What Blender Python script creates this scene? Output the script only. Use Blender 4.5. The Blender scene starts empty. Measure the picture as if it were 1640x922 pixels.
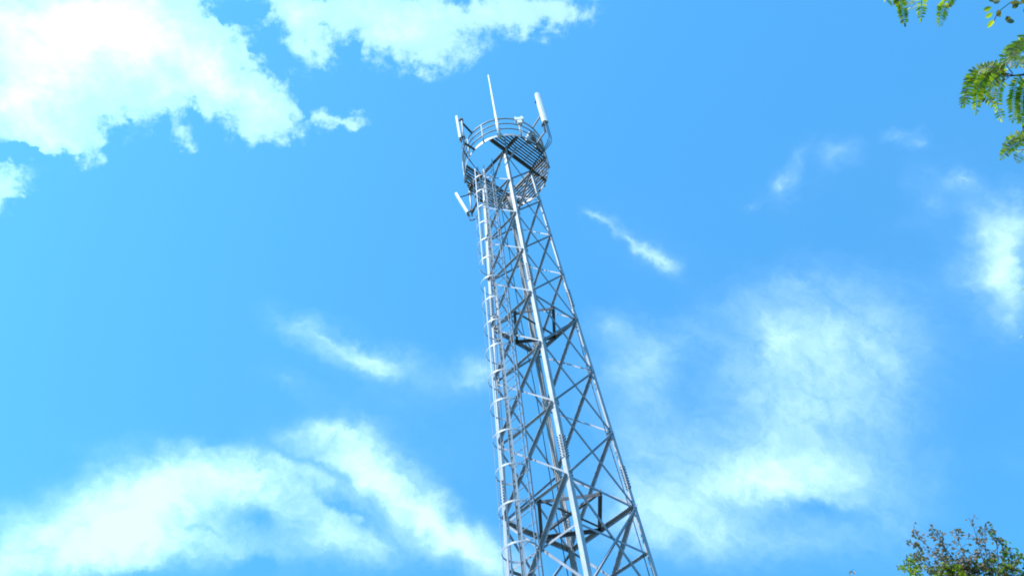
import bpy, bmesh, math, random
from mathutils import Vector, Matrix
R = math.radians
scene = bpy.context.scene
col = scene.collection

# ---------------------------------------------------------------- camera
CAM = Vector((0.0, 0.0, 1.6))
PITCH, ROLL, FPX = 0.88286, -0.157446, 1211.6
FWD = Vector((0, math.cos(PITCH), math.sin(PITCH)))
r0 = Vector((1, 0, 0)); u0 = r0.cross(FWD)
RGT = r0 * math.cos(ROLL) + u0 * math.sin(ROLL)
UPV = -r0 * math.sin(ROLL) + u0 * math.cos(ROLL)
cam = bpy.data.cameras.new('camera'); camo = bpy.data.objects.new('camera', cam); col.objects.link(camo)
m = Matrix((RGT, UPV, -FWD)).transposed().to_4x4(); m.translation = CAM
camo.matrix_world = m
cam.sensor_width = 36.0; cam.lens = FPX / 1640 * 36; cam.clip_start = 0.05; cam.clip_end = 8000
scene.camera = camo

def ray(x, y):            # direction in the world of a point of the photograph
    return (FWD + RGT * ((x - 820) / FPX) + UPV * ((461 - y) / FPX)).normalized()
def at(x, y, d):
    return CAM + ray(x, y) * d

# ---------------------------------------------------------------- sun and sky
SUN_EL = R(52)
SUN_AZ = math.atan2(-0.62, -0.55)          # x = -0.62, y = -0.55 : behind the camera and to the left
sun_dir = Vector((math.sin(SUN_AZ) * math.cos(SUN_EL), math.cos(SUN_AZ) * math.cos(SUN_EL), math.sin(SUN_EL)))
sl = bpy.data.lights.new('sun', 'SUN'); sl.energy = 4.5; sl.angle = R(0.53); sl.color = (1, 0.96, 0.89)
so = bpy.data.objects.new('sun', sl); col.objects.link(so)
so.rotation_euler = sun_dir.to_track_quat('Z', 'Y').to_euler(); so.location = (0, 0, 60)
scene.view_settings.view_transform = 'Standard'; scene.view_settings.look = 'None'
scene.view_settings.exposure = 0.45; scene.view_settings.gamma = 1
scene.view_settings.use_curve_mapping = False
scene.cycles.filter_width = 1.9

world = bpy.data.worlds.new('World'); scene.world = world; world.use_nodes = True
wn, wl = world.node_tree.nodes, world.node_tree.links
wn.clear()
def wnode(t, **k):
    n = wn.new(t)
    for a, b in k.items(): setattr(n, a, b)
    return n
def wmath(op, a, b=None, c=None, clamp=False):
    n = wnode('ShaderNodeMath', operation=op, use_clamp=clamp)
    for i, v in enumerate((a, b, c)):
        if v is None: continue
        if isinstance(v, (int, float)): n.inputs[i].default_value = v
        else: wl.new(v, n.inputs[i])
    return n.outputs[0]
def wvec(op, a, b=None, scale=None):
    n = wnode('ShaderNodeVectorMath', operation=op)
    for i, v in enumerate((a, b)):
        if v is None: continue
        if isinstance(v, (tuple, Vector)): n.inputs[i].default_value = v
        else: wl.new(v, n.inputs[i])
    if scale is not None: n.inputs['Scale'].default_value = scale
    return n.outputs[0]
def wnoise(vec, scale, detail, rough=0.55, dist=0.0):
    n = wnode('ShaderNodeTexNoise'); n.inputs['Scale'].default_value = scale
    n.inputs['Detail'].default_value = detail; n.inputs['Roughness'].default_value = rough
    n.inputs['Distortion'].default_value = dist
    wl.new(vec, n.inputs['Vector']); return n
sky = wnode('ShaderNodeTexSky', sky_type='NISHITA', sun_disc=False)
sky.sun_elevation = SUN_EL; sky.sun_rotation = SUN_AZ
sky.air_density = 1.0; sky.dust_density = 0.3; sky.ozone_density = 2.5; sky.altitude = 200
tc = wnode('ShaderNodeTexCoord').outputs['Generated']
wl.new(wvec('NORMALIZE', wvec('ADD', tc, (0, 0, 0.38))), sky.inputs['Vector']) if 'Vector' in sky.inputs else None
tint = wvec('MULTIPLY', sky.outputs[0], (1.03, 2.74, 3.10))

# cumulus: (x, y, half width, half height, turn in degrees, weight)
CUMULUS = [
 (60,60,230,150,0,1.3),(200,70,200,110,8,1.3),(75,150,130,110,0,1.1),(330,120,150,70,25,1.1),(45,190,90,60,0,.9),
 (400,150,110,70,20,.8),(250,160,110,55,0,.55),(110,225,66,34,0,.75),(410,205,55,42,0,.55),(445,175,55,45,0,.4),(20,290,62,42,20,.7),
 (0,325,90,36,0,.65),(40,250,80,14,3,-1.0),(70,330,26,30,0,-.3),(130,20,260,80,0,.8),
 (480,20,110,60,0,1.0),(500,75,70,42,20,.6),(640,50,110,62,5,1.2),(760,15,160,55,0,1.0),(700,85,60,35,0,.4),(880,5,80,36,0,.8),(760,90,45,45,0,.3),
 (835,45,60,36,0,.42),(600,5,120,50,0,.8),(450,5,70,40,0,.5),
 (517,184,44,27,15,.75),(573,184,34,26,-20,.75),(545,193,30,13,0,.4),(440,30,50,26,10,.3),(305,215,34,18,20,.36),(325,235,20,18,0,.3),
 (490,172,13,30,10,-.7),(210,190,16,26,-30,-.4),(265,205,14,20,20,-.3),(360,30,48,26,-8,-.9),(400,18,30,26,0,-.5),(430,85,34,26,30,-.75),(570,65,26,34,0,-.6),(520,45,36,20,0,-.35),(330,185,48,22,0,-.4),(185,215,28,38,0,-.35),
]
CIRRUS = [
 (1350,560,420,330,0,.22),(1100,760,380,220,0,.22),(620,640,330,160,25,.22),(250,790,420,160,-5,.28),(1560,420,170,260,0,.22),(1330,270,260,110,-20,.13),(1040,400,180,90,35,.18),
 (60,850,170,62,-12,1.0),(240,800,190,80,-8,1.5),(340,755,160,55,0,1.0),(120,890,190,60,-8,.9),(380,870,170,70,18,.8),(250,850,120,60,0,.8),
 (520,850,150,60,30,.9),(430,790,120,50,25,.5),(510,775,130,60,30,.35),(545,815,130,13,32,-.5),(500,745,90,12,33,-.45),(330,835,110,12,24,-.35),(130,835,110,10,-20,-.3),(560,745,70,40,30,.4),(450,735,120,40,15,.4),(180,860,140,60,0,.4),(30,890,90,50,0,.5),(420,745,90,34,25,.4),(560,880,110,40,10,.5),(600,760,150,60,33,1.1),(690,830,200,52,33,1.4),(770,890,130,50,33,1.1),(520,690,90,22,0,.8),(575,720,80,50,30,.6),(310,710,50,26,10,.35),
 (360,715,60,25,10,.3),(610,870,130,50,20,.6),(20,800,60,30,0,.3),
 (530,545,120,36,28,.6),(610,577,84,30,8,.8),(490,515,45,26,20,.35),(460,610,70,22,28,.22),(770,600,60,55,0,.7),(720,610,80,28,0,.25),
 (975,520,60,40,0,.62),(1000,600,110,110,0,.85),(1060,560,120,60,-20,.4),(1040,720,120,100,20,.7),(1000,800,70,90,0,.5),(1090,820,140,70,10,.8),(1160,790,170,60,-8,.8),
 (1230,550,90,90,0,.9),(1330,550,130,130,0,.8),(1300,650,180,120,0,1.0),(1250,740,220,80,0,.8),(1240,765,160,45,-5,.9),(1350,800,170,60,10,.8),
 (1300,470,170,60,0,.45),(1280,870,240,70,0,.55),(1120,900,120,60,0,.4),(1480,770,150,60,0,.35),(1620,740,60,40,0,.25),(1140,500,120,50,-30,.25),
 (1610,360,75,75,0,.5),(1595,430,80,70,0,.7),(1625,400,60,100,0,.5),(1535,283,34,20,10,.5),(1570,330,60,40,30,.35),(1625,510,60,70,0,.7),(1490,310,40,50,0,.22),
 (1010,378,75,15,36,.62),(1050,410,50,24,38,.6),(960,348,34,10,32,.5),
 (1262,300,42,26,-52,.60),(1290,260,40,18,-60,.3),(1358,250,46,26,-20,.45),(1450,212,34,12,-20,.3),(1475,225,24,18,0,.38),(1212,325,14,12,0,.25),
 (420,912,50,24,0,-.9),(415,838,50,26,40,-.5),(200,905,60,22,0,-.5),(1180,640,100,120,0,.45),(1420,600,90,160,0,.4),(1400,520,90,70,0,.3),(1080,860,120,60,0,.4),(1180,860,160,50,0,.4),(1450,840,110,60,0,.3),(1320,815,70,28,10,-.8),
]
def field(vec, blobs):
    acc = None
    for x, y, rx, ry, a, w in blobs:
        if blobs is CIRRUS and x > 900 and y > 450: w *= 0.60
        elif blobs is CIRRUS and y > 680: w *= 0.80
        c, s = math.cos(R(a)), math.sin(R(a)); d0 = ray(x, y)
        e = 4.0
        t1 = (ray(x + e * c, y + e * s) - d0) / e; t2 = (ray(x - e * s, y + e * c) - d0) / e
        X = t1.normalized(); Z = d0; Y = Z.cross(X).normalized(); X = Y.cross(Z).normalized()
        mp = wnode('ShaderNodeMapping', vector_type='TEXTURE')
        mp.inputs['Location'].default_value = d0
        mp.inputs['Rotation'].default_value = Matrix((X, Y, Z)).transposed().to_euler()
        mp.inputs['Scale'].default_value = (rx * t1.length * 1.5, ry * t2.length * 1.5, 1.0)
        wl.new(vec, mp.inputs['Vector'])
        g = wnode('ShaderNodeTexGradient', gradient_type='QUADRATIC_SPHERE'); wl.new(mp.outputs[0], g.inputs[0])
        acc = wmath('MULTIPLY', g.outputs['Fac'], w) if acc is None else wmath('MULTIPLY_ADD', g.outputs['Fac'], w, acc)
    return acc
def sstep(v, lo, hi):
    n = wnode('ShaderNodeMapRange', interpolation_type='SMOOTHSTEP')
    n.inputs['From Min'].default_value = lo; n.inputs['From Max'].default_value = hi
    wl.new(v, n.inputs['Value']); return n.outputs[0]
warp1 = wnoise(tc, 9.0, 7, 0.6); warp2 = wnoise(tc, 5.0, 6, 0.55)
def warped(w, amp):
    return wvec('ADD', tc, wvec('SCALE', wvec('SUBTRACT', w.outputs['Color'], (0.5, 0.5, 0.5)), scale=amp))
warp3 = wnoise(tc, 34.0, 5, 0.6)
def warped2(v, w, amp): return wvec('ADD', v, wvec('SCALE', wvec('SUBTRACT', w.outputs['Color'], (0.5, 0.5, 0.5)), scale=amp))
va, vb = warped2(warped(warp1, 0.085), warp3, 0.05), warped2(warped(warp2, 0.08), warp3, 0.04)
# fibres: coordinates squeezed along the drift of the high cloud
fa_ = (ray(900, 640) - ray(640, 470)).normalized(); fb_ = ray(760, 560).cross(fa_).normalized(); fc_ = fa_.cross(fb_)
comb = wnode('ShaderNodeCombineXYZ')
for i, (ax_, k_) in enumerate(((fa_, 7.0), (fb_, 30.0), (fc_, 16.0))):
    dn = wnode('ShaderNodeVectorMath', operation='DOT_PRODUCT'); wl.new(vb, dn.inputs[0]); dn.inputs[1].default_value = ax_ * k_
    wl.new(dn.outputs['Value'], comb.inputs[i])
fa, fb = field(va, CUMULUS), field(vb, CIRRUS)
na = wnoise(tc, 17.0, 9, 0.66, 0.3).outputs['Fac']; nb = wmath('ADD', wmath('MULTIPLY', wnoise(vb, 17.0, 8, 0.68, 0.3).outputs['Fac'], 0.55), wmath('MULTIPLY', wnoise(comb.outputs[0], 1.0, 8, 0.66, 0.3).outputs['Fac'], 0.45))
nl = wnoise(tc, 6.0, 5, 0.5).outputs['Fac']
na2 = wnoise(va, 48.0, 5, 0.6).outputs['Fac']
nmix = wmath('MULTIPLY_ADD', wmath('SUBTRACT', na2, 0.5), 0.55, wmath('MULTIPLY', wmath('SUBTRACT', na, 0.5), 2.1))
da0 = wmath('MULTIPLY_ADD', nmix, wmath('MULTIPLY_ADD', fa, 4.0, 0.12, clamp=True), fa)
dens_a = wmath('MULTIPLY', sstep(da0, 0.10, 0.66), wmath('MULTIPLY_ADD', sstep(wmath('MULTIPLY_ADD', wmath('SUBTRACT', nl, 0.5), 1.2, da0), 0.55, 2.3), 0.62, 0.46))
db0 = wmath('MULTIPLY_ADD', wmath('MULTIPLY', wmath('SUBTRACT', nb, 0.5), 3.2), wmath('MULTIPLY_ADD', fb, 0.8, 0.0, clamp=True), fb)
dens_b = wmath('MULTIPLY', sstep(db0, 0.0, 1.6), 0.74)
dens = wmath('SUBTRACT', wmath('ADD', dens_a, dens_b), wmath('MULTIPLY', dens_a, dens_b))
cl = wnode('ShaderNodeCombineXYZ')
for i, v in enumerate((7.0, 8.0, 8.0)): wl.new(wmath('MULTIPLY', dens, v), cl.inputs[i])
bg = wnode('ShaderNodeBackground'); bg.inputs['Strength'].default_value = 0.1
wl.new(wvec('ADD', tint, cl.outputs[0]), bg.inputs['Color'])
wo = wnode('ShaderNodeOutputWorld'); wl.new(bg.outputs[0], wo.inputs['Surface'])

# ---------------------------------------------------------------- materials
def mat(name, base, rough=0.6, metal=0.0, var=0.0, vscale=6.0, bump=0.0, base2=None, coords='Object', detail=5):
    m = bpy.data.materials.new(name); m.use_nodes = True
    N, Lk = m.node_tree.nodes, m.node_tree.links
    b = N['Principled BSDF']; b.inputs['Roughness'].default_value = rough; b.inputs['Metallic'].default_value = metal
    b.inputs['Base Color'].default_value = (*base, 1)
    if base2 or var or bump:
        t = N.new('ShaderNodeTexCoord'); n = N.new('ShaderNodeTexNoise')
        n.inputs['Scale'].default_value = vscale; n.inputs['Detail'].default_value = detail; n.inputs['Roughness'].default_value = 0.65
        Lk.new(t.outputs[coords], n.inputs['Vector'])
        r = N.new('ShaderNodeValToRGB'); r.color_ramp.elements[0].position = 0.3; r.color_ramp.elements[1].position = 0.72
        c2 = base2 or tuple(v * (1 - var) for v in base)
        r.color_ramp.elements[0].color = (*c2, 1); r.color_ramp.elements[1].color = (*base, 1)
        Lk.new(n.outputs['Fac'], r.inputs[0]); Lk.new(r.outputs[0], b.inputs['Base Color'])
        if bump:
            bp = N.new('ShaderNodeBump'); bp.inputs['Strength'].default_value = bump; bp.inputs['Distance'].default_value = 0.01
            Lk.new(n.outputs['Fac'], bp.inputs['Height']); Lk.new(bp.outputs[0], b.inputs['Normal'])
    return m
M_GALV = mat('galvanised_steel', (0.52, 0.525, 0.53), 0.52, 0.15, base2=(0.34, 0.345, 0.355), vscale=2.2, bump=0.1)
M_GALV2 = mat('weathered_galvanised_steel', (0.42, 0.43, 0.46), 0.6, 0.1, base2=(0.26, 0.265, 0.29), vscale=3.0, bump=0.1)
M_GRATE = mat('grating_steel', (0.16, 0.16, 0.165), 0.65, 0.1, base2=(0.10, 0.10, 0.10), vscale=4.0)
M_BOLT = mat('bolt_steel', (0.06, 0.06, 0.065), 0.6, 0.3)
M_RADOME = mat('radome_plastic', (0.84, 0.84, 0.83), 0.42, 0, base2=(0.74, 0.74, 0.73), vscale=3)
M_CABLE = mat('cable_rubber', (0.035, 0.036, 0.04), 0.55)
M_BOX = mat('equipment_paint', (0.42, 0.40, 0.37), 0.5, base2=(0.30, 0.27, 0.24), vscale=5)
M_CONC = mat('concrete', (0.36, 0.35, 0.32), 0.9, base2=(0.24, 0.23, 0.21), vscale=3, bump=0.4)
M_FEED = mat('feeder_jacket', (0.44, 0.42, 0.40), 0.6, base2=(0.34, 0.31, 0.29), vscale=3)
M_DARK = mat('dark_diaphragm_steel', (0.14, 0.15, 0.17), 0.6, base2=(0.09, 0.095, 0.11), vscale=4)  # diaphragm struts, a much darker tone than the braces
M_BARK = mat('bark', (0.13, 0.10, 0.075), 0.9, base2=(0.06, 0.05, 0.04), vscale=14, bump=0.6)
M_TWIG = mat('twig_bark', (0.12, 0.09, 0.07), 0.85, base2=(0.07, 0.05, 0.045), vscale=20)
M_GROUND = mat('grass_and_soil', (0.08, 0.09, 0.045), 0.95, base2=(0.05, 0.065, 0.03), vscale=0.35, bump=0.4, detail=12)
def leafmat(name, c, c2, trans=0.45):
    m = mat(name, c, 0.5, base2=c2, vscale=7, detail=4)
    N, Lk = m.node_tree.nodes, m.node_tree.links
    b = N['Principled BSDF']; out = N['Material Output']; rm = b.inputs['Base Color'].links[0].from_socket
    t = N.new('ShaderNodeBsdfTranslucent')
    mul = N.new('ShaderNodeMix'); mul.data_type = 'RGBA'; mul.blend_type = 'MULTIPLY'; mul.inputs[0].default_value = 1
    Lk.new(rm, mul.inputs[6]); mul.inputs[7].default_value = (2.6, 2.4, 0.7, 1); Lk.new(mul.outputs[2], t.inputs[0])
    mx = N.new('ShaderNodeMixShader'); mx.inputs[0].default_value = trans
    Lk.new(b.outputs[0], mx.inputs[1]); Lk.new(t.outputs[0], mx.inputs[2]); Lk.new(mx.outputs[0], out.inputs['Surface'])
    return m
M_LEAF = leafmat('leaf_fresh_green', (0.17, 0.25, 0.02), (0.09, 0.16, 0.012), 0.6)
M_LEAFY = leafmat('leaf_yellow_green', (0.30, 0.34, 0.03), (0.18, 0.25, 0.02), 0.6)
M_LEAFD = leafmat('leaf_dull_green', (0.13, 0.15, 0.065), (0.09, 0.10, 0.055), 0.35)
M_LEAFB = leafmat('leaf_brown', (0.25, 0.19, 0.16), (0.17, 0.13, 0.115), 0.3)  # brownish leaf tone mixed in with the greens

# ---------------------------------------------------------------- mesh helpers
def build(name, bm, mats, parent=None, smooth=False):
    me = bpy.data.meshes.new(name)
    bmesh.ops.recalc_face_normals(bm, faces=bm.faces)
    bm.to_mesh(me); bm.free()
    for mm in (mats if isinstance(mats, (list, tuple)) else [mats]): me.materials.append(mm)
    if smooth:
        for p in me.polygons: p.use_smooth = True
    o = bpy.data.objects.new(name, me); col.objects.link(o)
    if parent: o.parent = parent
    return o
def empty(name, loc, label, cat, group=None):
    o = bpy.data.objects.new(name, None); col.objects.link(o); o.location = (0, 0, 0)
    o.empty_display_size = 0.3; o['label'] = label; o['category'] = cat
    if group: o['group'] = group
    return o
def frame_of(d):
    d = d.normalized(); a = Vector((0, 0, 1)) if abs(d.z) < 0.95 else Vector((1, 0, 0))
    x = d.cross(a).normalized(); return x, d.cross(x).normalized()
def tube(bm, pts, r, n=8, caps=True, mi=0):
    pts = [Vector(p) for p in pts]; rings = []
    rr = r if isinstance(r, (list, tuple)) else [r] * len(pts)
    x, y = frame_of(pts[1] - pts[0])
    for i, p in enumerate(pts):
        d = (pts[min(i + 1, len(pts) - 1)] - pts[max(i - 1, 0)]).normalized()
        x = (x - d * x.dot(d)).normalized(); y = d.cross(x)
        rings.append([bm.verts.new(p + (x * math.cos(2 * math.pi * k / n) + y * math.sin(2 * math.pi * k / n)) * rr[i]) for k in range(n)])
    for a, b in zip(rings, rings[1:]):
        for k in range(n):
            f = bm.faces.new((a[k], a[(k + 1) % n], b[(k + 1) % n], b[k])); f.material_index = mi
    if caps and n > 2:
        bm.faces.new(rings[0]).material_index = mi; bm.faces.new(rings[-1][::-1]).material_index = mi
def prism(bm, prof, p0, p1, X, Y, mi=0):
    """profile [(x, y)] swept from p0 to p1 with profile axes X, Y"""
    a = [bm.verts.new(p0 + X * u + Y * v) for u, v in prof]; b = [bm.verts.new(p1 + X * u + Y * v) for u, v in prof]
    n = len(prof)
    for k in range(n): bm.faces.new((a[k], a[(k + 1) % n], b[(k + 1) % n], b[k])).material_index = mi
    bm.faces.new(a[::-1]).material_index = mi; bm.faces.new(b).material_index = mi
def box(bm, c, X, Y, Z, sx, sy, sz, mi=0):
    prof = [(-sx / 2, -sy / 2), (sx / 2, -sy / 2), (sx / 2, sy / 2), (-sx / 2, sy / 2)]
    prism(bm, prof, c - Z * sz / 2, c + Z * sz / 2, X, Y, mi)
def angle(bm, p0, p1, A, B, w, t=0.008, mi=0):
    """rolled L section from p0 to p1, flanges towards A and B"""
    d = (p1 - p0).normalized(); A = (A - d * A.dot(d)).normalized(); B = (B - d * B.dot(d)); B = (B - A * B.dot(A)).normalized()
    prism(bm, [(0, 0), (w, 0), (w, t), (t, t), (t, w), (0, w)], p0, p1, A, B, mi)
def NB(): return bmesh.new()

# ---------------------------------------------------------------- ground
bm = NB(); n = 60; size = 3000.0; rnd = random.Random(3)
def gcoord(i): s = (i / n) * 2 - 1; return math.copysign(abs(s) ** 3, s) * size
gv = [[bm.verts.new((gcoord(i), gcoord(j), 0.12 * math.sin(gcoord(i) * .13) * math.cos(gcoord(j) * .11) * min(1, max(0, (math.hypot(gcoord(i), gcoord(j) - 14) - 6) / 20)))) for j in range(n + 1)] for i in range(n + 1)]
for i in range(n):
    for j in range(n): bm.faces.new((gv[i][j], gv[i + 1][j], gv[i + 1][j + 1], gv[i][j + 1]))
g = build('ground', bm, M_GROUND); g['kind'] = 'structure'

# ---------------------------------------------------------------- the lattice tower
AX, AY, YAW = 0.45241, 13.84755, 0.05398
Z0 = 15.20053 + 1.6; RAD0, TAPER = 1.19102, 0.037168
cy_, sy_ = math.cos(YAW), math.sin(YAW)
def L2W(x, y, z): return Vector((AX + cy_ * x - sy_ * y, AY + sy_ * x + cy_ * y, z))
def D2W(x, y, z=0.0): return Vector((cy_ * x - sy_ * y, sy_ * x + cy_ * y, z))
def zk(k): return Z0 - 2.0 * k
def radk(k): return RAD0 + TAPER * 2.0 * k
CORN = [(0, -1), (1, 0), (0, 1), (-1, 0)]      # front, right, back, left corners
def node(c, k): c %= 4; return L2W(CORN[c][0] * radk(k), CORN[c][1] * radk(k), zk(k))
def fnormal(c):   # outward normal of the face between corner c and c+1
    a, b = CORN[c % 4], CORN[(c + 1) % 4]; return D2W((a[0] + b[0]) / math.sqrt(2), (a[1] + b[1]) / math.sqrt(2))
PK = -4.0; PZ = zk(PK); PR = 1.47
tower = empty('telecom_tower', None, 'tall galvanised steel lattice mast with a round platform on top', 'tower')
KS = [-4, -3, -2, -1, 0, 1, 2, 3, 4.2, 5.4, 6.8, 8.27]
VIS = 8
LW, LT = 0.104, 0.012
# legs, in L sections with the corner outwards
for c in range(4):
    bm = NB(); p0, p1 = node(c, 8.275), node(c, -4.03)
    A = (node(c + 1, 0) - node(c, 0)).normalized(); B = (node(c - 1, 0) - node(c, 0)).normalized()
    angle(bm, p0, p1, A, B, LW, LT)
    leg = build('leg', bm, M_GALV, tower)
    # splice plates with their bolt rows, bolted over both flanges
    for ka, kb in ((-0.62, -0.24), (2.50, 2.80), (5.7, 6.0)):
        q0, q1 = node(c, kb), node(c, ka); d = (q1 - q0).normalized(); ln = (q1 - q0).length
        for F, O in ((A, fnormal(c)), (B, fnormal(c - 1))):
            O = (O - d * O.dot(d)).normalized(); Fp = (F - d * F.dot(d)).normalized(); bm = NB()
            box(bm, (q0 + q1) / 2 + Fp * (LW / 2 + .004) + O * 0.009, Fp, O, d, LW - 0.008, 0.010, ln)
            for i in range(8):
                for u in (0.022, LW - .014):
                    pc = q0 + d * (ln * (i + .5) / 8) + Fp * u
                    tube(bm, [pc - O * 0.045, pc + O * 0.038], 0.0125, 6, mi=1)
            build('splice_plate', bm, [M_GALV, M_BOLT], leg)
    # gussets at the nodes
    for k in KS[1:-1]:
        for F, O in ((A, fnormal(c)), (B, fnormal(c - 1))):
            q = node(c, k); d = (p1 - p0).normalized(); O2 = (O - d * O.dot(d)).normalized(); F2 = (F - d * F.dot(d)).normalized(); bm = NB()
            sz = .85 + .3 * ((k * 7 + c * 3) % 3) / 3
            prism(bm, [(0.04, -0.13 * sz), (0.16 * sz, -0.08 * sz), (0.17 * sz, 0.06), (0.04, 0.12)], q - O2 * 0.022, q - O2 * 0.014, F2, d)
            for sgn in (-.045, .045): tube(bm, [q + F2 * .12 + d * sgn - O2 * .032, q + F2 * .12 + d * sgn + O2 * .012], 0.011, 6, mi=1)
            build('gusset_plate', bm, [M_GALV2, M_BOLT], leg)
# faces: crossed braces in every bay
low = NB()
def member(p0, p1, A, B, w, visible, name='brace', m=None, t=0.007):
    if visible:
        bm = NB(); angle(bm, p0, p1, A, B, w, t); return build(name, bm, m or M_GALV2, tower)
    angle(low, p0, p1, A, B, w, t)
for c in range(4):
    O = fnormal(c)
    for i in range(len(KS) - 1):
        ka, kb = KS[i], KS[i + 1]; vis = i < VIS
        w = 0.053 if i < 4 else (0.062 if i < 7 else 0.073)
        a0, a1, b0, b1 = node(c, ka), node(c + 1, ka), node(c, kb), node(c + 1, kb)
        fx = (a1 - a0).normalized()
        def inset(p, q, s=0.05): d = (q - p).normalized(); return p + d * s, q - d * s
        p, q = inset(a0, b1); up = Vector((0, 0, 1))
        member(p - O * .024, q - O * .024, -up, -O, w * (.72, 1.1, .85, .62)[c], vis)       # behind the leg flanges, outstanding leg inwards
        p, q = inset(a1, b0)
        member(p + O * .002, q + O * .002, -up, O, w * (.82, .62, .85, 1.1)[c], vis)      # on the leg flanges, outstanding leg outwards
        if i >= 7:    # long bays below the second diaphragm get a horizontal through the crossing
            km = ka + (kb - ka) * 0.47
            p, q = inset(node(c, km), node(c + 1, km)); member(p - O * .05, q - O * .05, -up, -O, 0.05, i < VIS)
    for k in (0, 3):
        p, q = inset(node(c, k + .02), node(c + 1, k + .02)); bm = NB()
        angle(bm, p - O * .040, q - O * .040, Vector((0, 0, -1)), -O, 0.05 if c in (0, 3) else 0.085, 0.008)
        if c in (1, 2): angle(bm, p - O * .032, q - O * .032, Vector((0, 0, -1)), O, 0.05, 0.006)
        build('horizontal_strut', bm, M_GALV2, tower)
    p, q = inset(node(c, 5.42), node(c + 1, 5.42)); angle(low, p - O * .06, q - O * .06, Vector((0, 0, -1)), -O, 0.075)
# diaphragms: inner diamonds with cross ties
for k in (0, 3):
    kk = k + .03
    mids = [(node(c, kk) + node(c + 1, kk)) / 2 - fnormal(c) * .06 for c in range(4)]
    for c in range(4):
        a, b = mids[c], mids[(c + 1) % 4]; inn = (L2W(0, 0, a.z) - (a + b) / 2)
        member(a, b, inn, Vector((0, 0, -1)), 0.075, True, 'diaphragm_strut', M_DARK, t=.009)
    member(mids[3] + Vector((0, 0, .02)), mids[1] + Vector((0, 0, .02)), Vector((0, 0, 1)), fnormal(0), 0.055, True, 'diaphragm_strut', M_DARK)
    if k == 3: member(mids[2] + Vector((0, 0, .03)), mids[0] + Vector((0, 0, .03)), Vector((0, 0, 1)), fnormal(1), 0.06, True, 'diaphragm_strut', M_DARK)
lo = build('lower_bracing', low, M_GALV2, tower); lo['kind'] = 'stuff'
# footings
for c in range(4):
    p = node(c, 8.27); bm = NB(); X, Y, Z = D2W(1, 0), D2W(0, 1), Vector((0, 0, 1))
    box(bm, Vector((p.x, p.y, 0.05)), X, Y, Z, 0.7, 0.7, 0.32)
    bmesh.ops.bevel(bm, geom=list(bm.edges), offset=0.02, segments=2, affect='EDGES')
    box(bm, Vector((p.x, p.y, 0.222)), X, Y, Z, 0.36, 0.36, 0.024)
    build('footing', bm, M_CONC, tower)

# ---- platform
plat = empty('platform', None, '', ''); del plat['label']; del plat['category']; plat.parent = tower
S = radk(PK) / math.sqrt(2)           # half side of the square head of the mast
nrm = [((CORN[c][0] + CORN[(c + 1) % 4][0]) / math.sqrt(2), (CORN[c][1] + CORN[(c + 1) % 4][1]) / math.sqrt(2)) for c in range(4)]
def FW(c, u, v, z):                   # u along face c, v outward from the axis
    n_ = nrm[c]; t_ = (-n_[1], n_[0]); return L2W(t_[0] * u + n_[0] * v, t_[1] * u + n_[1] * v, z)
def FD(c, u, v):
    n_ = nrm[c]; t_ = (-n_[1], n_[0]); return D2W(t_[0] * u + n_[0] * v, t_[1] * u + n_[1] * v)
up = Vector((0, 0, 1))
# main beams: each side line of the square runs out to the ring
for c in range(4):
    e = math.sqrt(PR ** 2 - S ** 2) - 0.02; bm = NB(); v = S - .02
    zt = PZ + 0.03 + (0.0 if c % 2 else -0.012)
    box(bm, FW(c, 0, v, zt - 0.05), FD(c, 1, 0), FD(c, 0, 1), up, 2 * e, 0.008, 0.10)
    box(bm, FW(c, 0, v + .03, zt), FD(c, 1, 0), FD(c, 0, 1), up, 2 * e, 0.06, 0.007)
    box(bm, FW(c, 0, v + .03, zt - .10), FD(c, 1, 0), FD(c, 0, 1), up, 2 * e, 0.06, 0.007)
    build('platform_beam', bm, M_GRATE, plat)
# gratings; the face towards the ladder (c = 3) stays open as the hatch
def grating(c, ulo, uhi, extra=()):
    bm = NB(); T, O = FD(c, 1, 0), FD(c, 0, 1); z = PZ + 0.06; v = S + 0.05
    while v < PR - 0.02:
        e = math.sqrt((PR - .015) ** 2 - v ** 2); a, b = max(-e, ulo), min(e, uhi)
        if b - a > 0.05: box(bm, FW(c, (a + b) / 2, v, z), T, O, up, b - a, 0.046, 0.030)
        v += 0.094
    u = max(-1.2, ulo) + .1
    while u < min(uhi, 1.25):
        e = math.sqrt(max(0, (PR - .015) ** 2 - u ** 2))
        if e > S + .1: box(bm, FW(c, u, (S + .03 + e) / 2, z - .022), T, O, up, 0.018, e - S - .03, 0.010)
        u += 0.42
    build('floor_grating', bm, M_GRATE, plat)
S2 = S - 0.0
grating(0, -2, S2)          # front right, with the front corner
grating(1, -S2 , 2)  # back right, with back corner
grating(2, -S2, 2)           # back left, with the left corner
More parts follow.
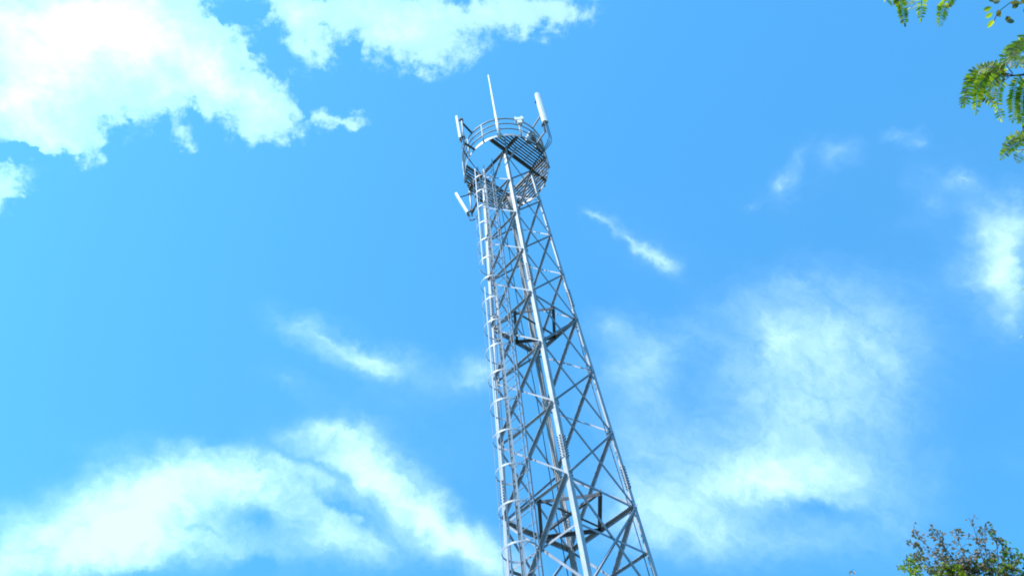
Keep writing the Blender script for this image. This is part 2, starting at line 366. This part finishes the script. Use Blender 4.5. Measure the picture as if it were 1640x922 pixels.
# right corner strip that belongs to the back right side
bm = NB(); c = 1; v = S + .05
while v < PR - .02:
    e = math.sqrt((PR - .015) ** 2 - v ** 2); a, b = -e, -S2 - .02
    if b - a > .04: box(bm, FW(c, (a + b) / 2, v, PZ + .06), FD(c, 1, 0), FD(c, 0, 1), up, b - a, .046, .030)
    v += .094
build('floor_grating', bm, M_GRATE, plat)
def ring(bm, rad, z, w, h, n=72, a0=0.0, a1=360.0):
    prev = None; full = abs(a1 - a0) >= 359.9; first = None
    for i in range(n + (0 if full else 1)):
        a = R(a0 + (a1 - a0) * i / n); ca, sa = math.cos(a), math.sin(a)
        vs = [bm.verts.new(L2W(ca * q, sa * q, zz)) for q, zz in ((rad - w / 2, z - h / 2), (rad + w / 2, z - h / 2), (rad + w / 2, z + h / 2), (rad - w / 2, z + h / 2))]
        if prev:
            for k in range(4): bm.faces.new((prev[k], prev[(k + 1) % 4], vs[(k + 1) % 4], vs[k]))
        else: first = vs
        prev = vs
    if full:
        for k in range(4): bm.faces.new((prev[k], prev[(k + 1) % 4], first[(k + 1) % 4], first[k]))
    else: bm.faces.new(first[::-1]); bm.faces.new(prev)
bm = NB(); ring(bm, PR, PZ + .04, 0.012, 0.13); build('platform_rim', bm, M_GALV, plat)
# railing
rail = empty('railing', None, '', ''); del rail['label']; del rail['category']; rail.parent = tower
def arc(rad, z, a0, a1, n=64): return [L2W(rad * math.cos(R(a0 + (a1 - a0) * i / n)), rad * math.sin(R(a0 + (a1 - a0) * i / n)), z) for i in range(n + 1)]
bm = NB(); tube(bm, arc(PR + .02, PZ + 1.22, 0, 360, 96), 0.028, 8); build('handrail', bm, M_GALV, rail, True)
for zz in (0.46, 0.84):
    bm = NB(); tube(bm, arc(PR + .02, PZ + zz, 0, 360, 96), 0.023, 7); build('mid_rail', bm, M_GALV, rail, True)
for a in (-146, -118, -66, -40, -4, 28, 60, 92, 124, 152, 176):
    bm = NB(); ca, sa = math.cos(R(a)), math.sin(R(a)); big = a in (-4, 176)
    tube(bm, [L2W((PR + .03) * ca, (PR + .03) * sa, PZ - (.05 if not big else .15)), L2W((PR + .03) * ca, (PR + .03) * sa, PZ + (1.22 if not big else 1.3))], 0.02 if not big else 0.034, 8)
    build('railing_post', bm, M_GALV, rail, True)
# short brackets from the mast head up to the beams
for c in range(4):
    bm = NB()
    q = node(c, -3.62); e = L2W(CORN[c][0] * 1.42, CORN[c][1] * 1.42, PZ + .0)
    angle(bm, q + (e - q) * .04, e, -up, FD(c, 1, 0), 0.055, .007)
    build('platform_bracket', bm, M_GALV2, plat)
    bm = NB(); q = node(c, -3.55); e = FW(c, -.42, S + .34, PZ - .02); angle(bm, q + (e - q) * .06, e, -up, FD(c, 0, 1), 0.05, .007); build('platform_bracket', bm, M_GALV, plat)

# ---- lightning rod on the rim nearest the camera
bm = NB(); bx, by = -0.1415, -1.50
tube(bm, [L2W(bx, by, PZ + q) for q in (-.12, .95, 1.0, 1.75, 1.8, 3.4, 3.45, 4.95, 5.02)], [.06, .06, .052, .05, .044, .040, .034, .031, .012], 12)
rod = build('lightning_rod', bm, M_RADOME, tower, True)
for zz in (.1, .5, 1.22):
    bm = NB(); box(bm, L2W(bx, by + .03, PZ + zz), D2W(1, 0), D2W(0, 1), up, .15, .12, .03); build('clamp', bm, M_GALV2, rod)

# ---- panel antennas on stand-off poles
def panel_antenna(px, py, z0, plen, az, off, zb, length, w, d, tilt, sw=1.0):
    """pole at local px, py; the panel looks along az (local degrees)"""
    a = empty('panel_antenna', None, '', ''); del a['label']; del a['category']; a.parent = tower
    bm = NB(); tube(bm, [L2W(px, py, z0), L2W(px, py, z0 + plen)], 0.033, 10); build('mounting_pole', bm, M_GALV, a, True)
    ra = math.atan2(py, px); ex, ey = PR * math.cos(ra), PR * math.sin(ra)
    T = D2W(-math.sin(ra), math.cos(ra))
    for zz, ze in ((z0 + .12, PZ + .05), (min(z0 + plen - .25, PZ + 1.5), PZ + 1.2)):
        bm = NB(); angle(bm, L2W(px, py, zz), L2W(ex, ey, ze), -up, T, 0.06, .008); build('stand_off_arm', bm, M_GRATE, a)
    n_ = D2W(math.cos(R(az)), math.sin(R(az))); t_ = D2W(-math.sin(R(az)), math.cos(R(az)))
    Z = (up * math.cos(R(tilt)) + n_ * math.sin(R(tilt))).normalized(); Nn = t_.cross(Z).normalized(); 
    if Nn.dot(n_) < 0: Nn = -Nn
    base = L2W(px, py, zb) + n_ * off
    bm = NB(); prof = []
    for i in range(15):
        th = math.pi * i / 14; prof.append((math.cos(th) * w / 2, math.copysign(abs(math.sin(th)) ** .55, 1) * d * .62))
    prof += [(-w / 2, -d * .38), (w / 2, -d * .38)]
    rings = []
    for s, sc in ((0, .86), (.015, 1), (length - .16, 1), (length - .07, .93), (length - .02, .74), (length, .4)):
        rings.append([bm.verts.new(base + Z * s + t_ * (x * sc) + Nn * (y * min(1, sc + .05))) for x, y in prof])
    for r1, r2 in zip(rings, rings[1:]):
        for k in range(len(prof)): bm.faces.new((r1[k], r1[(k + 1) % len(prof)], r2[(k + 1) % len(prof)], r2[k]))
    bm.faces.new(rings[0][::-1]); bm.faces.new(rings[-1])
    build('radome', bm, M_RADOME, a)
    for s in (.14, length - .3):
        bm = NB(); p = base + Z * s - Nn * d * .3; q = L2W(px, py, p.z)
        tube(bm, [p, q], 0.022, 6); box(bm, q, t_, n_, up, .13, .11, .08); build('bracket', bm, M_BOLT, a)
    for u in (-.06, 0, .06): bm = NB(); tube(bm, [base + t_ * u, base + t_ * u - Z * .07], .017, 8); build('connector', bm, M_BOLT, a)
    return a, base
a1, b1 = panel_antenna(1.455, -1.36, PZ + .15, 2.25, -72, .19, PZ + .50, 2.30, .21, .11, 0)
a2, b2 = panel_antenna(-1.37, -1.33, PZ - .1, 1.9, 172, .10, PZ + .32, 1.75, .22, .09, 2)
a3, b3 = panel_antenna(-1.39, 1.30, PZ - .50, 1.95, 168, .13, PZ - .33, 1.62, .24, .10, 14)
# feeder jumpers looping from the panels
def loop(parent, pts, r=.013, sub=8):
    P = [Vector(p) for p in pts]; out = []
    for i in range(len(P) - 1):
        p0 = P[max(i - 1, 0)]; p1 = P[i]; p2 = P[i + 1]; p3 = P[min(i + 2, len(P) - 1)]
        for s in range(sub):
            t = s / sub; out.append(.5 * ((2 * p1) + (p2 - p0) * t + (2 * p0 - 5 * p1 + 4 * p2 - p3) * t * t + (3 * p1 - p0 - 3 * p2 + p3) * t ** 3))
    out.append(P[-1]); bm = NB(); tube(bm, out, r, 6); return build('feeder_cable', bm, M_CABLE, parent, True)
for j in (0, 1, 2):
    s = .05 * (j - 1)
    loop(a1, [b1 + D2W(s, s) - up * .05, b1 + D2W(s, s) - up * .7, b1 + D2W(s - .05, s) - up * 1.35, L2W(1.25, -1.0 + s, PZ - .55), L2W(.95, -.35, PZ - .25 + s), node(1, -3.8) + D2W(-.12, 0)])
for j in (0, 1):
    s = .05 * j
    loop(a2, [b2 - up * .05, b2 + D2W(.02, s) - up * .45, b2 + D2W(.12, .15 + s) - up * .75, L2W(-1.1, -.5, PZ - .2), L2W(-.8, 0, PZ - .15)])
    loop(a3, [b3 - up * .05, b3 + D2W(.05, s) - up * .35, b3 + D2W(.3, -.1) - up * .35, L2W(-1.0, .9, PZ - .1), L2W(-.6, .3, PZ - .1)])
# radio units and boxes hung on the railing, right of the rod
def unit(name, x, y, z, az, sx, sy, sz, m, fins=True):
    bm = NB(); n_ = D2W(math.cos(R(az)), math.sin(R(az))); t_ = D2W(-math.sin(R(az)), math.cos(R(az)))
    box(bm, L2W(x, y, z), t_, n_, up, sx, sy, sz); bmesh.ops.bevel(bm, geom=list(bm.edges), offset=.012, segments=2, affect='EDGES')
    if fins:
        for i in range(7): box(bm, L2W(x, y, z) + t_ * (-sx / 2 + sx * (i + .5) / 7) + n_ * (sy / 2 + .012), t_, n_, up, .008, .03, sz * .86)
    o = build(name, bm, m, tower)
    for s in (-.3, .3): bm = NB(); tube(bm, [L2W(x, y, z + s * sz) - n_ * sy * .4, L2W(x, y, z + s * sz) - n_ * (sy / 2 + .1)], .02, 6); build('mount', bm, M_BOLT, o)
    for s in (-.25, 0, .25): bm = NB(); tube(bm, [L2W(x, y, z - sz / 2) + t_ * s * sx, L2W(x, y, z - sz / 2 - .08) + t_ * s * sx], .016, 6); build('connector', bm, M_BOLT, o)
    return o
unit('radio_unit', 1.02, -.92, PZ + .62, -42, .30, .16, .48, M_BOX)
unit('radio_unit', 1.22, -.62, PZ + .50, -27, .26, .15, .42, M_BOX)
unit('radio_unit', .86, -1.02, PZ + .30, -50, .22, .12, .30, M_RADOME, False)
# small white twin lamp on its post on the near railing
bm = NB(); fx, fy = 0.655, -1.33
tube(bm, [L2W(fx, fy, PZ), L2W(fx, fy, PZ + 1.15)], .03, 8)
box(bm, L2W(fx, fy - .05, PZ + 1.18), D2W(1, 0), D2W(0, 1), up, .30, .16, .16)
box(bm, L2W(fx, fy - .04, PZ + .98), D2W(1, 0), D2W(0, 1), up, .16, .16, .22)
for s in (-.11, .11): tube(bm, [L2W(fx + s, fy - .05, PZ + 1.25), L2W(fx + s, fy - .05, PZ + 1.40), L2W(fx + s, fy - .05, PZ + 1.44)], [.04, .04, .02], 10)
build('warning_lamp', bm, M_RADOME, tower)

# ---- ladder with its safety cage, outside the front left face (c = 3)
ladder = empty('ladder', None, '', ''); del ladder['label']; del ladder['category']; ladder.parent = tower
def LW_(k, u, o):         # u along the face from left to front, o outwards from the face
    return FW(3, u, radk(k) / math.sqrt(2) + o, zk(k))
U0, U1 = -0.50, 0.04; UC = (U0 + U1) / 2
for u in (U0, U1):
    bm = NB(); p0, p1 = LW_(8.25, u, .045), LW_(-4.1, u, .045)
    angle(bm, p0, p1, FD(3, 1 if u == U0 else -1, 0), FD(3, 0, 1), .05, .006); build('stile', bm, M_GALV, ladder)
k = 8.1; rungs_low = NB(); cnt = 0
while k > -4.05:
    vis = k < 4.5; bm = NB() if vis else rungs_low
    tube(bm, [LW_(k, U0 + .01, .065), LW_(k, U1 - .01, .065)], .0095, 6)
    if vis: build('rung', bm, M_GALV2, ladder, True)
    k -= 0.16
build('lower_rungs', rungs_low, M_GALV2, ladder)['kind'] = 'stuff'
CR = 0.36
k = -3.28; hoops = []
while k < 7.0:
    hoops.append(k); k += 0.46
for k in hoops:
    bm = NB(); prev = None
    angs = [R(-42 + (180 + 84) * i / 30) for i in range(31)]
    vs = []
    for a in angs:
        row = []
        for rr, dz in ((CR - .003, -.022), (CR + .003, -.022), (CR + .003, .022), (CR - .003, .022)):
            q = LW_(k, UC + rr * math.cos(a), .33 + rr * math.sin(a)); q.z += dz; row.append(bm.verts.new(q))
        vs.append(row)
    for p, q in zip(vs, vs[1:]):
        for j in range(4): bm.faces.new((p[j], p[(j + 1) % 4], q[(j + 1) % 4], q[j]))
    bm.faces.new(vs[0][::-1]); bm.faces.new(vs[-1])
    for a in (angs[0], angs[-1]):
        tube(bm, [LW_(k, UC + CR * math.cos(a), .33 + CR * math.sin(a)), LW_(k, U1 if math.cos(a) > 0 else U0, .05)], .012, 5)
    build('cage_hoop', bm, M_GALV, ladder)
for a in (-12, 35, 90, 145, 192):
    ca, sa = math.cos(R(a)), math.sin(R(a))
    for ka, kb in ((-3.6, -.85), (-.35, 6.9)):
        bm = NB()
        p, q = LW_(ka, UC + (CR - .006) * ca, .33 + (CR - .006) * sa), LW_(kb, UC + (CR - .006) * ca, .33 + (CR - .006) * sa)
        prism(bm, [(-.018, -.002), (.018, -.002), (.018, .002), (-.018, .002)], p, q, FD(3, -sa, ca), FD(3, ca, sa))
        build('cage_strap', bm, M_GALV, ladder)
for k in (-3, -1.93, -.93, .07, 1.07, 2.07, 3.05, 4.2, 5.4, 6.8):
    bm = NB()
    angle(bm, LW_(k, U0 - .05, .012), LW_(k, radk(k) / math.sqrt(2) - .05, .012), FD(3, 0, 1), -up, .05, .006)
    build('ladder_bracket', bm, M_GALV, ladder)

# ---- feeder run down the back leg, and loose cables
for j in range(4):
    bm = NB(); pts = []
    for i in range(50):
        k = -3.8 + i * 12.0 / 49; rr = radk(k) - .17
        pts.append(L2W(-.04 * j + .05 + .006 * math.sin(i * 1.3 + j), rr - .015 * (j % 2) + .008 * math.sin(i * .9 + 2 * j), zk(k)))
    tube(bm, pts, .014 if j % 2 else .018, 6); build('feeder_cable', bm, M_FEED, tower, True)
def runcable(fx_, fy_, k0, k1, r=.012, amp=.02):
    bm = NB(); pts = []; n = 40
    for i in range(n + 1):
        k = k0 + (k1 - k0) * i / n; pts.append(L2W(fx_(k) + amp * math.sin(i * .5), fy_(k) + amp * math.cos(i * .37), zk(k)))
    tube(bm, pts, r, 6); build('loose_cable', bm, M_CABLE, tower, True)
runcable(lambda k: radk(k) - .10 - .05 * max(0, min(1, k)), lambda k: .06, -.1, 8.2, .011, .01)
runcable(lambda k: -.28 + .03 * k, lambda k: radk(k) - .52, -3.6, 8.2, .012, .02)
runcable(lambda k: -radk(k) + .12, lambda k: -.10, -3.6, 8.2, .010, .012)

# ---------------------------------------------------------------- trees
rnd = random.Random(11)
def leaflet(bm, p, d, nrm_, ln, w, mi):
    """a small folded, pointed leaflet"""
    s = d.cross(nrm_).normalized(); nn = s.cross(d).normalized()
    P = [p, p + d * ln * .28 + s * w * .5 + nn * w * .12, p + d * ln * .68 + s * w * .46 + nn * w * .12, p + d * ln,
         p + d * ln * .68 - s * w * .46 + nn * w * .12, p + d * ln * .28 - s * w * .5 + nn * w * .12]
    v = [bm.verts.new(q) for q in P]
    for f in ((0, 1, 2, 3), (0, 3, 4, 5)):
        bm.faces.new([v[i] for i in f]).material_index = mi
def bez(P, n):
    out = []
    for i in range(len(P) - 1):
        p0 = P[max(i - 1, 0)]; p1 = P[i]; p2 = P[i + 1]; p3 = P[min(i + 2, len(P) - 1)]
        for s in range(n):
            t = s / n; out.append(.5 * ((2 * p1) + (p2 - p0) * t + (2 * p0 - 5 * p1 + 4 * p2 - p3) * t * t + (3 * p1 - p0 - 3 * p2 + p3) * t ** 3))
    out.append(P[-1]); return out
def frond(bm, P, pairs, ll, lw, mis, roll=None, start=.12):
    """pinnate leaf: rachis along P with pairs of leaflets"""
    pts = bez(P, 8); L = [0]
    for a, b in zip(pts, pts[1:]): L.append(L[-1] + (b - a).length)
    tube(bm, pts, [.0022 * (1.2 - i / len(pts)) * ll / .035 for i in range(len(pts))], 4, mi=0)
    ref = (roll or Vector((rnd.uniform(-.6, .6), rnd.uniform(-.6, .6), 1))).normalized()
    for i in range(pairs):
        f = start + (1 - start) * (i + .5) / pairs; t = f * L[-1]
        j = max(q for q in range(len(L)) if L[q] <= t); j = min(j, len(pts) - 2)
        u = (t - L[j]) / max(1e-6, L[j + 1] - L[j]); p = pts[j].lerp(pts[j + 1], u); d = (pts[j + 1] - pts[j]).normalized()
        s = d.cross(ref).normalized(); nn = s.cross(d).normalized(); size = (.65 + .5 * math.sin(math.pi * min(1, f * .9 + .1))) * rnd.uniform(.85, 1.1)
        for sg in (-1, 1):
            if rnd.random() < .06: continue
            dd = (s * sg * rnd.uniform(.8, 1) + d * rnd.uniform(.25, .5) - Vector((0, 0, 1)) * rnd.uniform(0, .3)).normalized()
            leaflet(bm, p, dd, (nn + Vector((rnd.uniform(-.35, .35), rnd.uniform(-.35, .35), rnd.uniform(-.2, .2)))).normalized(), ll * size, lw * size, rnd.choice(mis))
    leaflet(bm, pts[-1], (pts[-1] - pts[-2]).normalized(), ref, ll * .8, lw * .8, rnd.choice(mis))
def limb(bm, P, r0_, r1_, n=8, seg=8):
    pts = bez([Vector(p) for p in P], seg); tube(bm, pts, [r0_ + (r1_ - r0_) * i / (len(pts) - 1) for i in range(len(pts))], n)

# the tree beside the camera whose outer leaves hang into the picture
t1 = empty('overhanging_tree', None, 'tree with feathery bright green leaves hanging in at the upper right edge', 'tree')
TB = Vector((6.2, 2.3, 0))
bm = NB(); limb(bm, [TB - up * .1, TB + Vector((-.1, .05, 1.6)), TB + Vector((.1, 0, 3.4)), TB + Vector((.0, .1, 5.2))], .19, .09, 12, 8)
trunk = build('trunk', bm, M_BARK, t1, True)
LMATS = [M_TWIG, M_LEAF, M_LEAFY, M_LEAFD]
D = 5.0
FR = [  # (distance, base / middle / tip on the photograph, pairs)
 (5.00, [(1616,122),(1590,108),(1558,118),(1541,168)], 20), (5.05, [(1614,124),(1592,112),(1570,132),(1563,178)], 19),
 (4.95, [(1618,122),(1598,112),(1578,124),(1560,150)], 16), (5.10, [(1616,124),(1602,136),(1597,160),(1603,190)], 14),
 (5.00, [(1622,120),(1606,118),(1592,132),(1588,160)], 12), (5.15, [(1648,60),(1630,72),(1614,86),(1604,110)], 14),
 (5.05, [(1655,52),(1640,66),(1626,84),(1627,106)], 14), (5.1, [(1622,118),(1612,104),(1610,90),(1616,76)], 9),
 (4.9, [(1648,112),(1632,126),(1624,152),(1622,192)], 17), (5.0, [(1654,116),(1642,134),(1636,162),(1637,196)], 17),
 (4.95, [(1660,118),(1652,140),(1648,170),(1650,202)], 16), (5.2, [(1660,60),(1650,80),(1644,96),(1646,112)], 12),
 (5.3, [(1664,214),(1640,222),(1618,236),(1603,254)], 15), (5.35, [(1664,222),(1648,232),(1634,246),(1628,260)], 11), (5.3, [(1656,210),(1640,214),(1626,222),(1614,228)], 9),
 (4.6, [(1420,-34),(1434,-14),(1444,8),(1449,36)], 16), (4.6, [(1410,-30),(1414,-14),(1420,-4),(1425,8)], 9), (4.65, [(1438,-34),(1442,-16),(1450,0),(1462,14)], 9),
 (4.6, [(1470,-44),(1475,-22),(1476,4),(1475,28)], 14), (4.55, [(1520,-44),(1518,-16),(1511,10),(1504,40)], 16), (4.6, [(1532,-36),(1528,-14),(1519,4),(1513,22)], 12),
]
crown = NB()
for dist, px, pairs in FR:
    P = [at(x, y, dist * (1 + .012 * i * rnd.uniform(-1, 1))) for i, (x, y) in enumerate(px)]
    yel = rnd.random()
    frond(crown, P, int(pairs * 1.3), .034, .0135, [1, 1, 2] if yel < .5 else [1, 2, 2, 3], roll=-ray(*px[1]) + Vector((rnd.uniform(-.5, .5), rnd.uniform(-.5, .5), rnd.uniform(-.2, .5))))
    if px[0][0] > 1600 and rnd.random() < .4:
        P2 = [q + Vector((rnd.uniform(-1, 1), rnd.uniform(-1, 1), rnd.uniform(-1, 1))) * .03 * i for i, q in enumerate(P)]
        P2 = [P[0]] + [P[0].lerp(q, rnd.uniform(.7, .85)) for q in P2[1:]]
        frond(crown, P2, pairs, .038, .015, [1, 2, 3, 1], roll=-ray(*px[1]) + Vector((rnd.uniform(-.6, .6), rnd.uniform(-.6, .6), rnd.uniform(-.2, .5))))
# a closer twig with broader leaflets at the top edge
for x, y, dx, dy, mi in ((1602,2,-9,1,3),(1617,4,14,2,3),(1588,12,-10,4,1),(1590,22,-9,5,1),(1598,16,3,9,3),(1592,32,-8,10,2),(1621,14,8,-6,3),(1612,26,5,9,3),(1614,32,8,3,3),(1634,4,9,-3,3),(1590,4,-3,-9,3),(1640,14,6,5,3),(1606,-6,4,-10,1)):
    p = at(x, y, 4.1); q = at(x + dx, y + dy, 4.1 + rnd.uniform(-.02, .02)); d = q - p
    leaflet(crown, p, d.normalized(), (ray(x, y) + Vector((rnd.uniform(-.5, .5), rnd.uniform(-.5, .5), .3))).normalized(), d.length * 1.35, .021, mi)
tube(crown, [at(1640, -6, 4.12), at(1616, 6, 4.12), at(1598, 20, 4.11), at(1592, 34, 4.1)], .0022, 4)
for px in ([(1668,446),(1656,450),(1645,456),(1638,463)], [(1668,520),(1656,524),(1646,530),(1638,537)]):
    frond(crown, [at(x, y, 5.4) for x, y in px], 8, .028, .011, [1, 2])
# limbs carrying those leaves
LB = NB(); fork = TB + Vector((0, .1, 4.2)); fork2 = TB + Vector((.05, .03, 3.2))
tw = [at(1616,122,5.0), at(1654,56,5.1), at(1664,214,5.32), at(1656,112,5.0)]
hub = at(1720, 130, 5.2); hub2 = at(1500, -190, 4.9)
limb(LB, [fork, fork.lerp(hub, .4) + up * .45, hub], .06, .018); limb(LB, [hub, hub.lerp(tw[0], .5) + up * .05, tw[0]], .012, .004, 6, 5)
limb(LB, [hub, hub.lerp(tw[1], .5) + up * .08, tw[1]], .010, .004, 6, 5); limb(LB, [hub, hub.lerp(tw[2], .5), tw[2]], .010, .004, 6, 5)
limb(LB, [TB + Vector((0, .1, 5.0)), (TB + up * 6.1).lerp(hub2, .5) + up * .2, hub2], .05, .016)
for x, y, dd in ((1420,-34,4.6),(1410,-30,4.6),(1438,-34,4.65),(1470,-44,4.6),(1520,-44,4.55),(1532,-36,4.6),(1640,-6,4.12)):
    q = at(x, y, dd); limb(LB, [hub2, hub2.lerp(q, .5) + up * .06, q], .009, .003, 5, 5)
hub3 = at(1740, 470, 5.5); limb(LB, [fork2, fork2.lerp(hub3, .5) + up * .3, hub3], .05, .012)
for y in (446, 520): limb(LB, [hub3, at(1668, y, 5.4)], .008, .003, 5, 3)
# the rest of the crown, beyond the picture's edge
def inframe(p, mrg=0.0):
    v = p - CAM; z = v.dot(FWD)
    if z <= 0.1: return False
    x = 820 + FPX * v.dot(RGT) / z; y = 461 - FPX * v.dot(UPV) / z
    return -mrg < x < 1640 + mrg and -mrg < y < 922 + mrg
for i in range(110):
    a = rnd.uniform(0, 2 * math.pi); el = rnd.uniform(-.1, 1.2); ln = rnd.uniform(1.2, 2.6)
    st = TB + up * rnd.uniform(3.2, 5.2); en = st + Vector((math.cos(a) * math.cos(el), math.sin(a) * math.cos(el), math.sin(el) * .8)) * ln
    if any(inframe(st.lerp(en, f), 150) for f in (.3, .6, .8, 1.0, 1.15)): continue
    mid = st.lerp(en, .5) + up * .2; limb(LB, [st, mid, en], .03, .006, 6, 5)
    for j in range(20):
        p = [mid, en][rnd.random() > .35].lerp(en, rnd.random()); b = rnd.uniform(0, 6.28)
        o = Vector((math.cos(b), math.sin(b), rnd.uniform(-.2, .4))); lf = rnd.uniform(.22, .36)
        tip = p + o * lf * .8 - up * lf * .5
        if inframe(tip, 60) or inframe(p, 60): continue
        frond(crown, [p, p + o * lf * .4 + up * .04, p + o * lf * .7 - up * lf * .15, tip], 14, .04, .014, [1, 1, 2, 3])
build('limbs', LB, M_BARK, trunk, True)
def leafobj(name, bm, mats, parent):
    me = bpy.data.meshes.new(name); bm.to_mesh(me); bm.free()
    for mm in mats: me.materials.append(mm)
    o = bpy.data.objects.new(name, me); col.objects.link(o); o.parent = parent; return o
leafobj('crown', crown, LMATS, t1)

# the tree whose top rises into the lower right corner
t2 = empty('young_tree', None, 'sparse tree top of brownish and yellow green leaves rising in the lower right corner', 'tree')
DD = 14.0
cb = at(1560, 1040, DD); BASE = Vector((cb.x + .2, cb.y + .1, 0))
bm = NB(); limb(bm, [BASE - up * .1, BASE + Vector((.1, 0, 2.2)), Vector((cb.x + .15, cb.y, 4.4)), cb], .15, .05, 10, 8)
tk = build('trunk', bm, M_BARK, t2, True)
tw_ = NB(); cr = NB(); rnd = random.Random(5)
def twigtree(P, r0_, leafn, ll, mats_, spread=.30, start=.25, tipdark=False):
    pts = bez(P, 8); tube(tw_, pts, [r0_ * (1 - .8 * i / (len(pts) - 1)) for i in range(len(pts))], 5)
    for _ in range(leafn):
        f = start + (1 - start) * rnd.random(); i = min(len(pts) - 2, int(f * (len(pts) - 1))); p = pts[i]
        b = rnd.uniform(0, 6.28); o = Vector((math.cos(b), math.sin(b), rnd.uniform(.0, .9))).normalized(); ln = spread * rnd.uniform(.4, 1) * (1.15 - .5 * f)
        q = p + o * ln
        tube(tw_, [p, p.lerp(q, .5) + up * .02, q], .0035, 3)
        for j in range(rnd.randint(3, 6)):
            t = rnd.uniform(.35, 1.05); c_ = p.lerp(q, t) + Vector((rnd.uniform(-1, 1), rnd.uniform(-1, 1), rnd.uniform(-1, 1))) * .03
            d = Vector((rnd.uniform(-1, 1), rnd.uniform(-1, 1), rnd.uniform(-.9, .5))).normalized()
            leaflet(cr, c_, d, Vector((rnd.uniform(-1, 1), rnd.uniform(-1, 1), rnd.uniform(-.2, 1))).normalized(), ll * rnd.uniform(.7, 1.25), ll * rnd.uniform(.42, .6), rnd.choice(mats_))
TW = [ # twigs towards the outline seen in the photograph
 ((1590,940),(1572,888),(1556,832),14.0,12,0), ((1596,940),(1580,890),(1577,842),14.1,10,0), ((1580,940),(1545,888),(1532,852),13.9,13,0),
 ((1560,940),(1520,885),(1488,838),13.8,14,0), ((1550,945),(1500,890),(1464,848),13.7,14,0), ((1540,950),(1490,905),(1458,866),13.6,12,0),
 ((1560,940),(1520,892),(1502,848),14.0,12,0), ((1600,945),(1598,892),(1594,850),14.2,14,1), ((1610,945),(1606,896),(1606,862),14.2,12,1),
 ((1610,945),(1614,902),(1622,882),14.1,11,3), ((1615,950),(1622,915),(1632,898),14.0,11,3), ((1620,950),(1632,925),(1646,912),14.0,12,3),
 ((1540,950),(1500,920),(1462,888),13.4,13,1), ((1530,955),(1480,925),(1444,908),13.3,16,2), ((1520,955),(1476,930),(1450,900),13.3,15,2),
 ((1540,950),(1520,910),(1500,880),13.9,14,0), ((1560,950),(1548,910),(1532,884),14.0,14,0), ((1570,950),(1568,910),(1560,880),14.1,16,1),
 ((1555,955),(1530,925),(1512,905),13.5,17,2), ((1540,955),(1515,930),(1488,908),13.5,17,1), ((1580,955),(1570,925),(1552,900),13.8,18,1),
 ((1590,955),(1592,925),(1584,898),14.0,17,1), ((1600,955),(1610,930),(1608,905),14.0,16,3), ((1570,955),(1545,930),(1525,912),13.6,16,2), ((1560,955),(1540,935),(1542,905),13.9,16,1),
 ((1380,990),(1368,950),(1360,916),13.0,6,0),
]
MSETS = {0: [4, 4, 3, 4], 1: [3, 4, 3, 1], 2: [1, 2, 2, 1], 3: [3, 1, 3, 1]}
hubs = [at(1590, 975, 14.0), at(1555, 975, 13.8), at(1530, 985, 13.5), at(1610, 980, 14.1)]
for h_ in hubs: limb(tw_, [cb, cb.lerp(h_, .5) + Vector((0, 0, .03)), h_], .035, .018, 6, 4)
for a, b, c_, dd, nl_, ms in TW:
    P = [at(*a, dd), at(*b, dd + rnd.uniform(-.25, .25)), at(*c_, dd + rnd.uniform(-.3, .3))]
    hb = min(hubs, key=lambda q: (q - P[0]).length); P.insert(0, hb)
    twigtree(P, .012, int(nl_ * 1.75), .060, MSETS[ms], spread=.26 if ms else .22, start=.38)
for i in range(110):     # lower crown, below the picture
    a = rnd.uniform(0, 6.28); el = rnd.uniform(-.2, .9); ln = rnd.uniform(.7, 1.9); st = Vector((cb.x, cb.y, rnd.uniform(3.6, cb.z)))
    en = st + Vector((math.cos(a) * math.cos(el), math.sin(a) * math.cos(el), math.sin(el))) * ln
    if inframe(en, 25) or inframe(st.lerp(en, .7), 25): continue
    twigtree([st, st.lerp(en, .5) + up * .12, en], .02, 26, .07, [1, 3, 3, 4, 1], spread=.4, start=.3)
build('limbs', tw_, M_TWIG, tk, True)
leafobj('crown', cr, [M_TWIG, M_LEAF, M_LEAFY, M_LEAFD, M_LEAFB], t2)
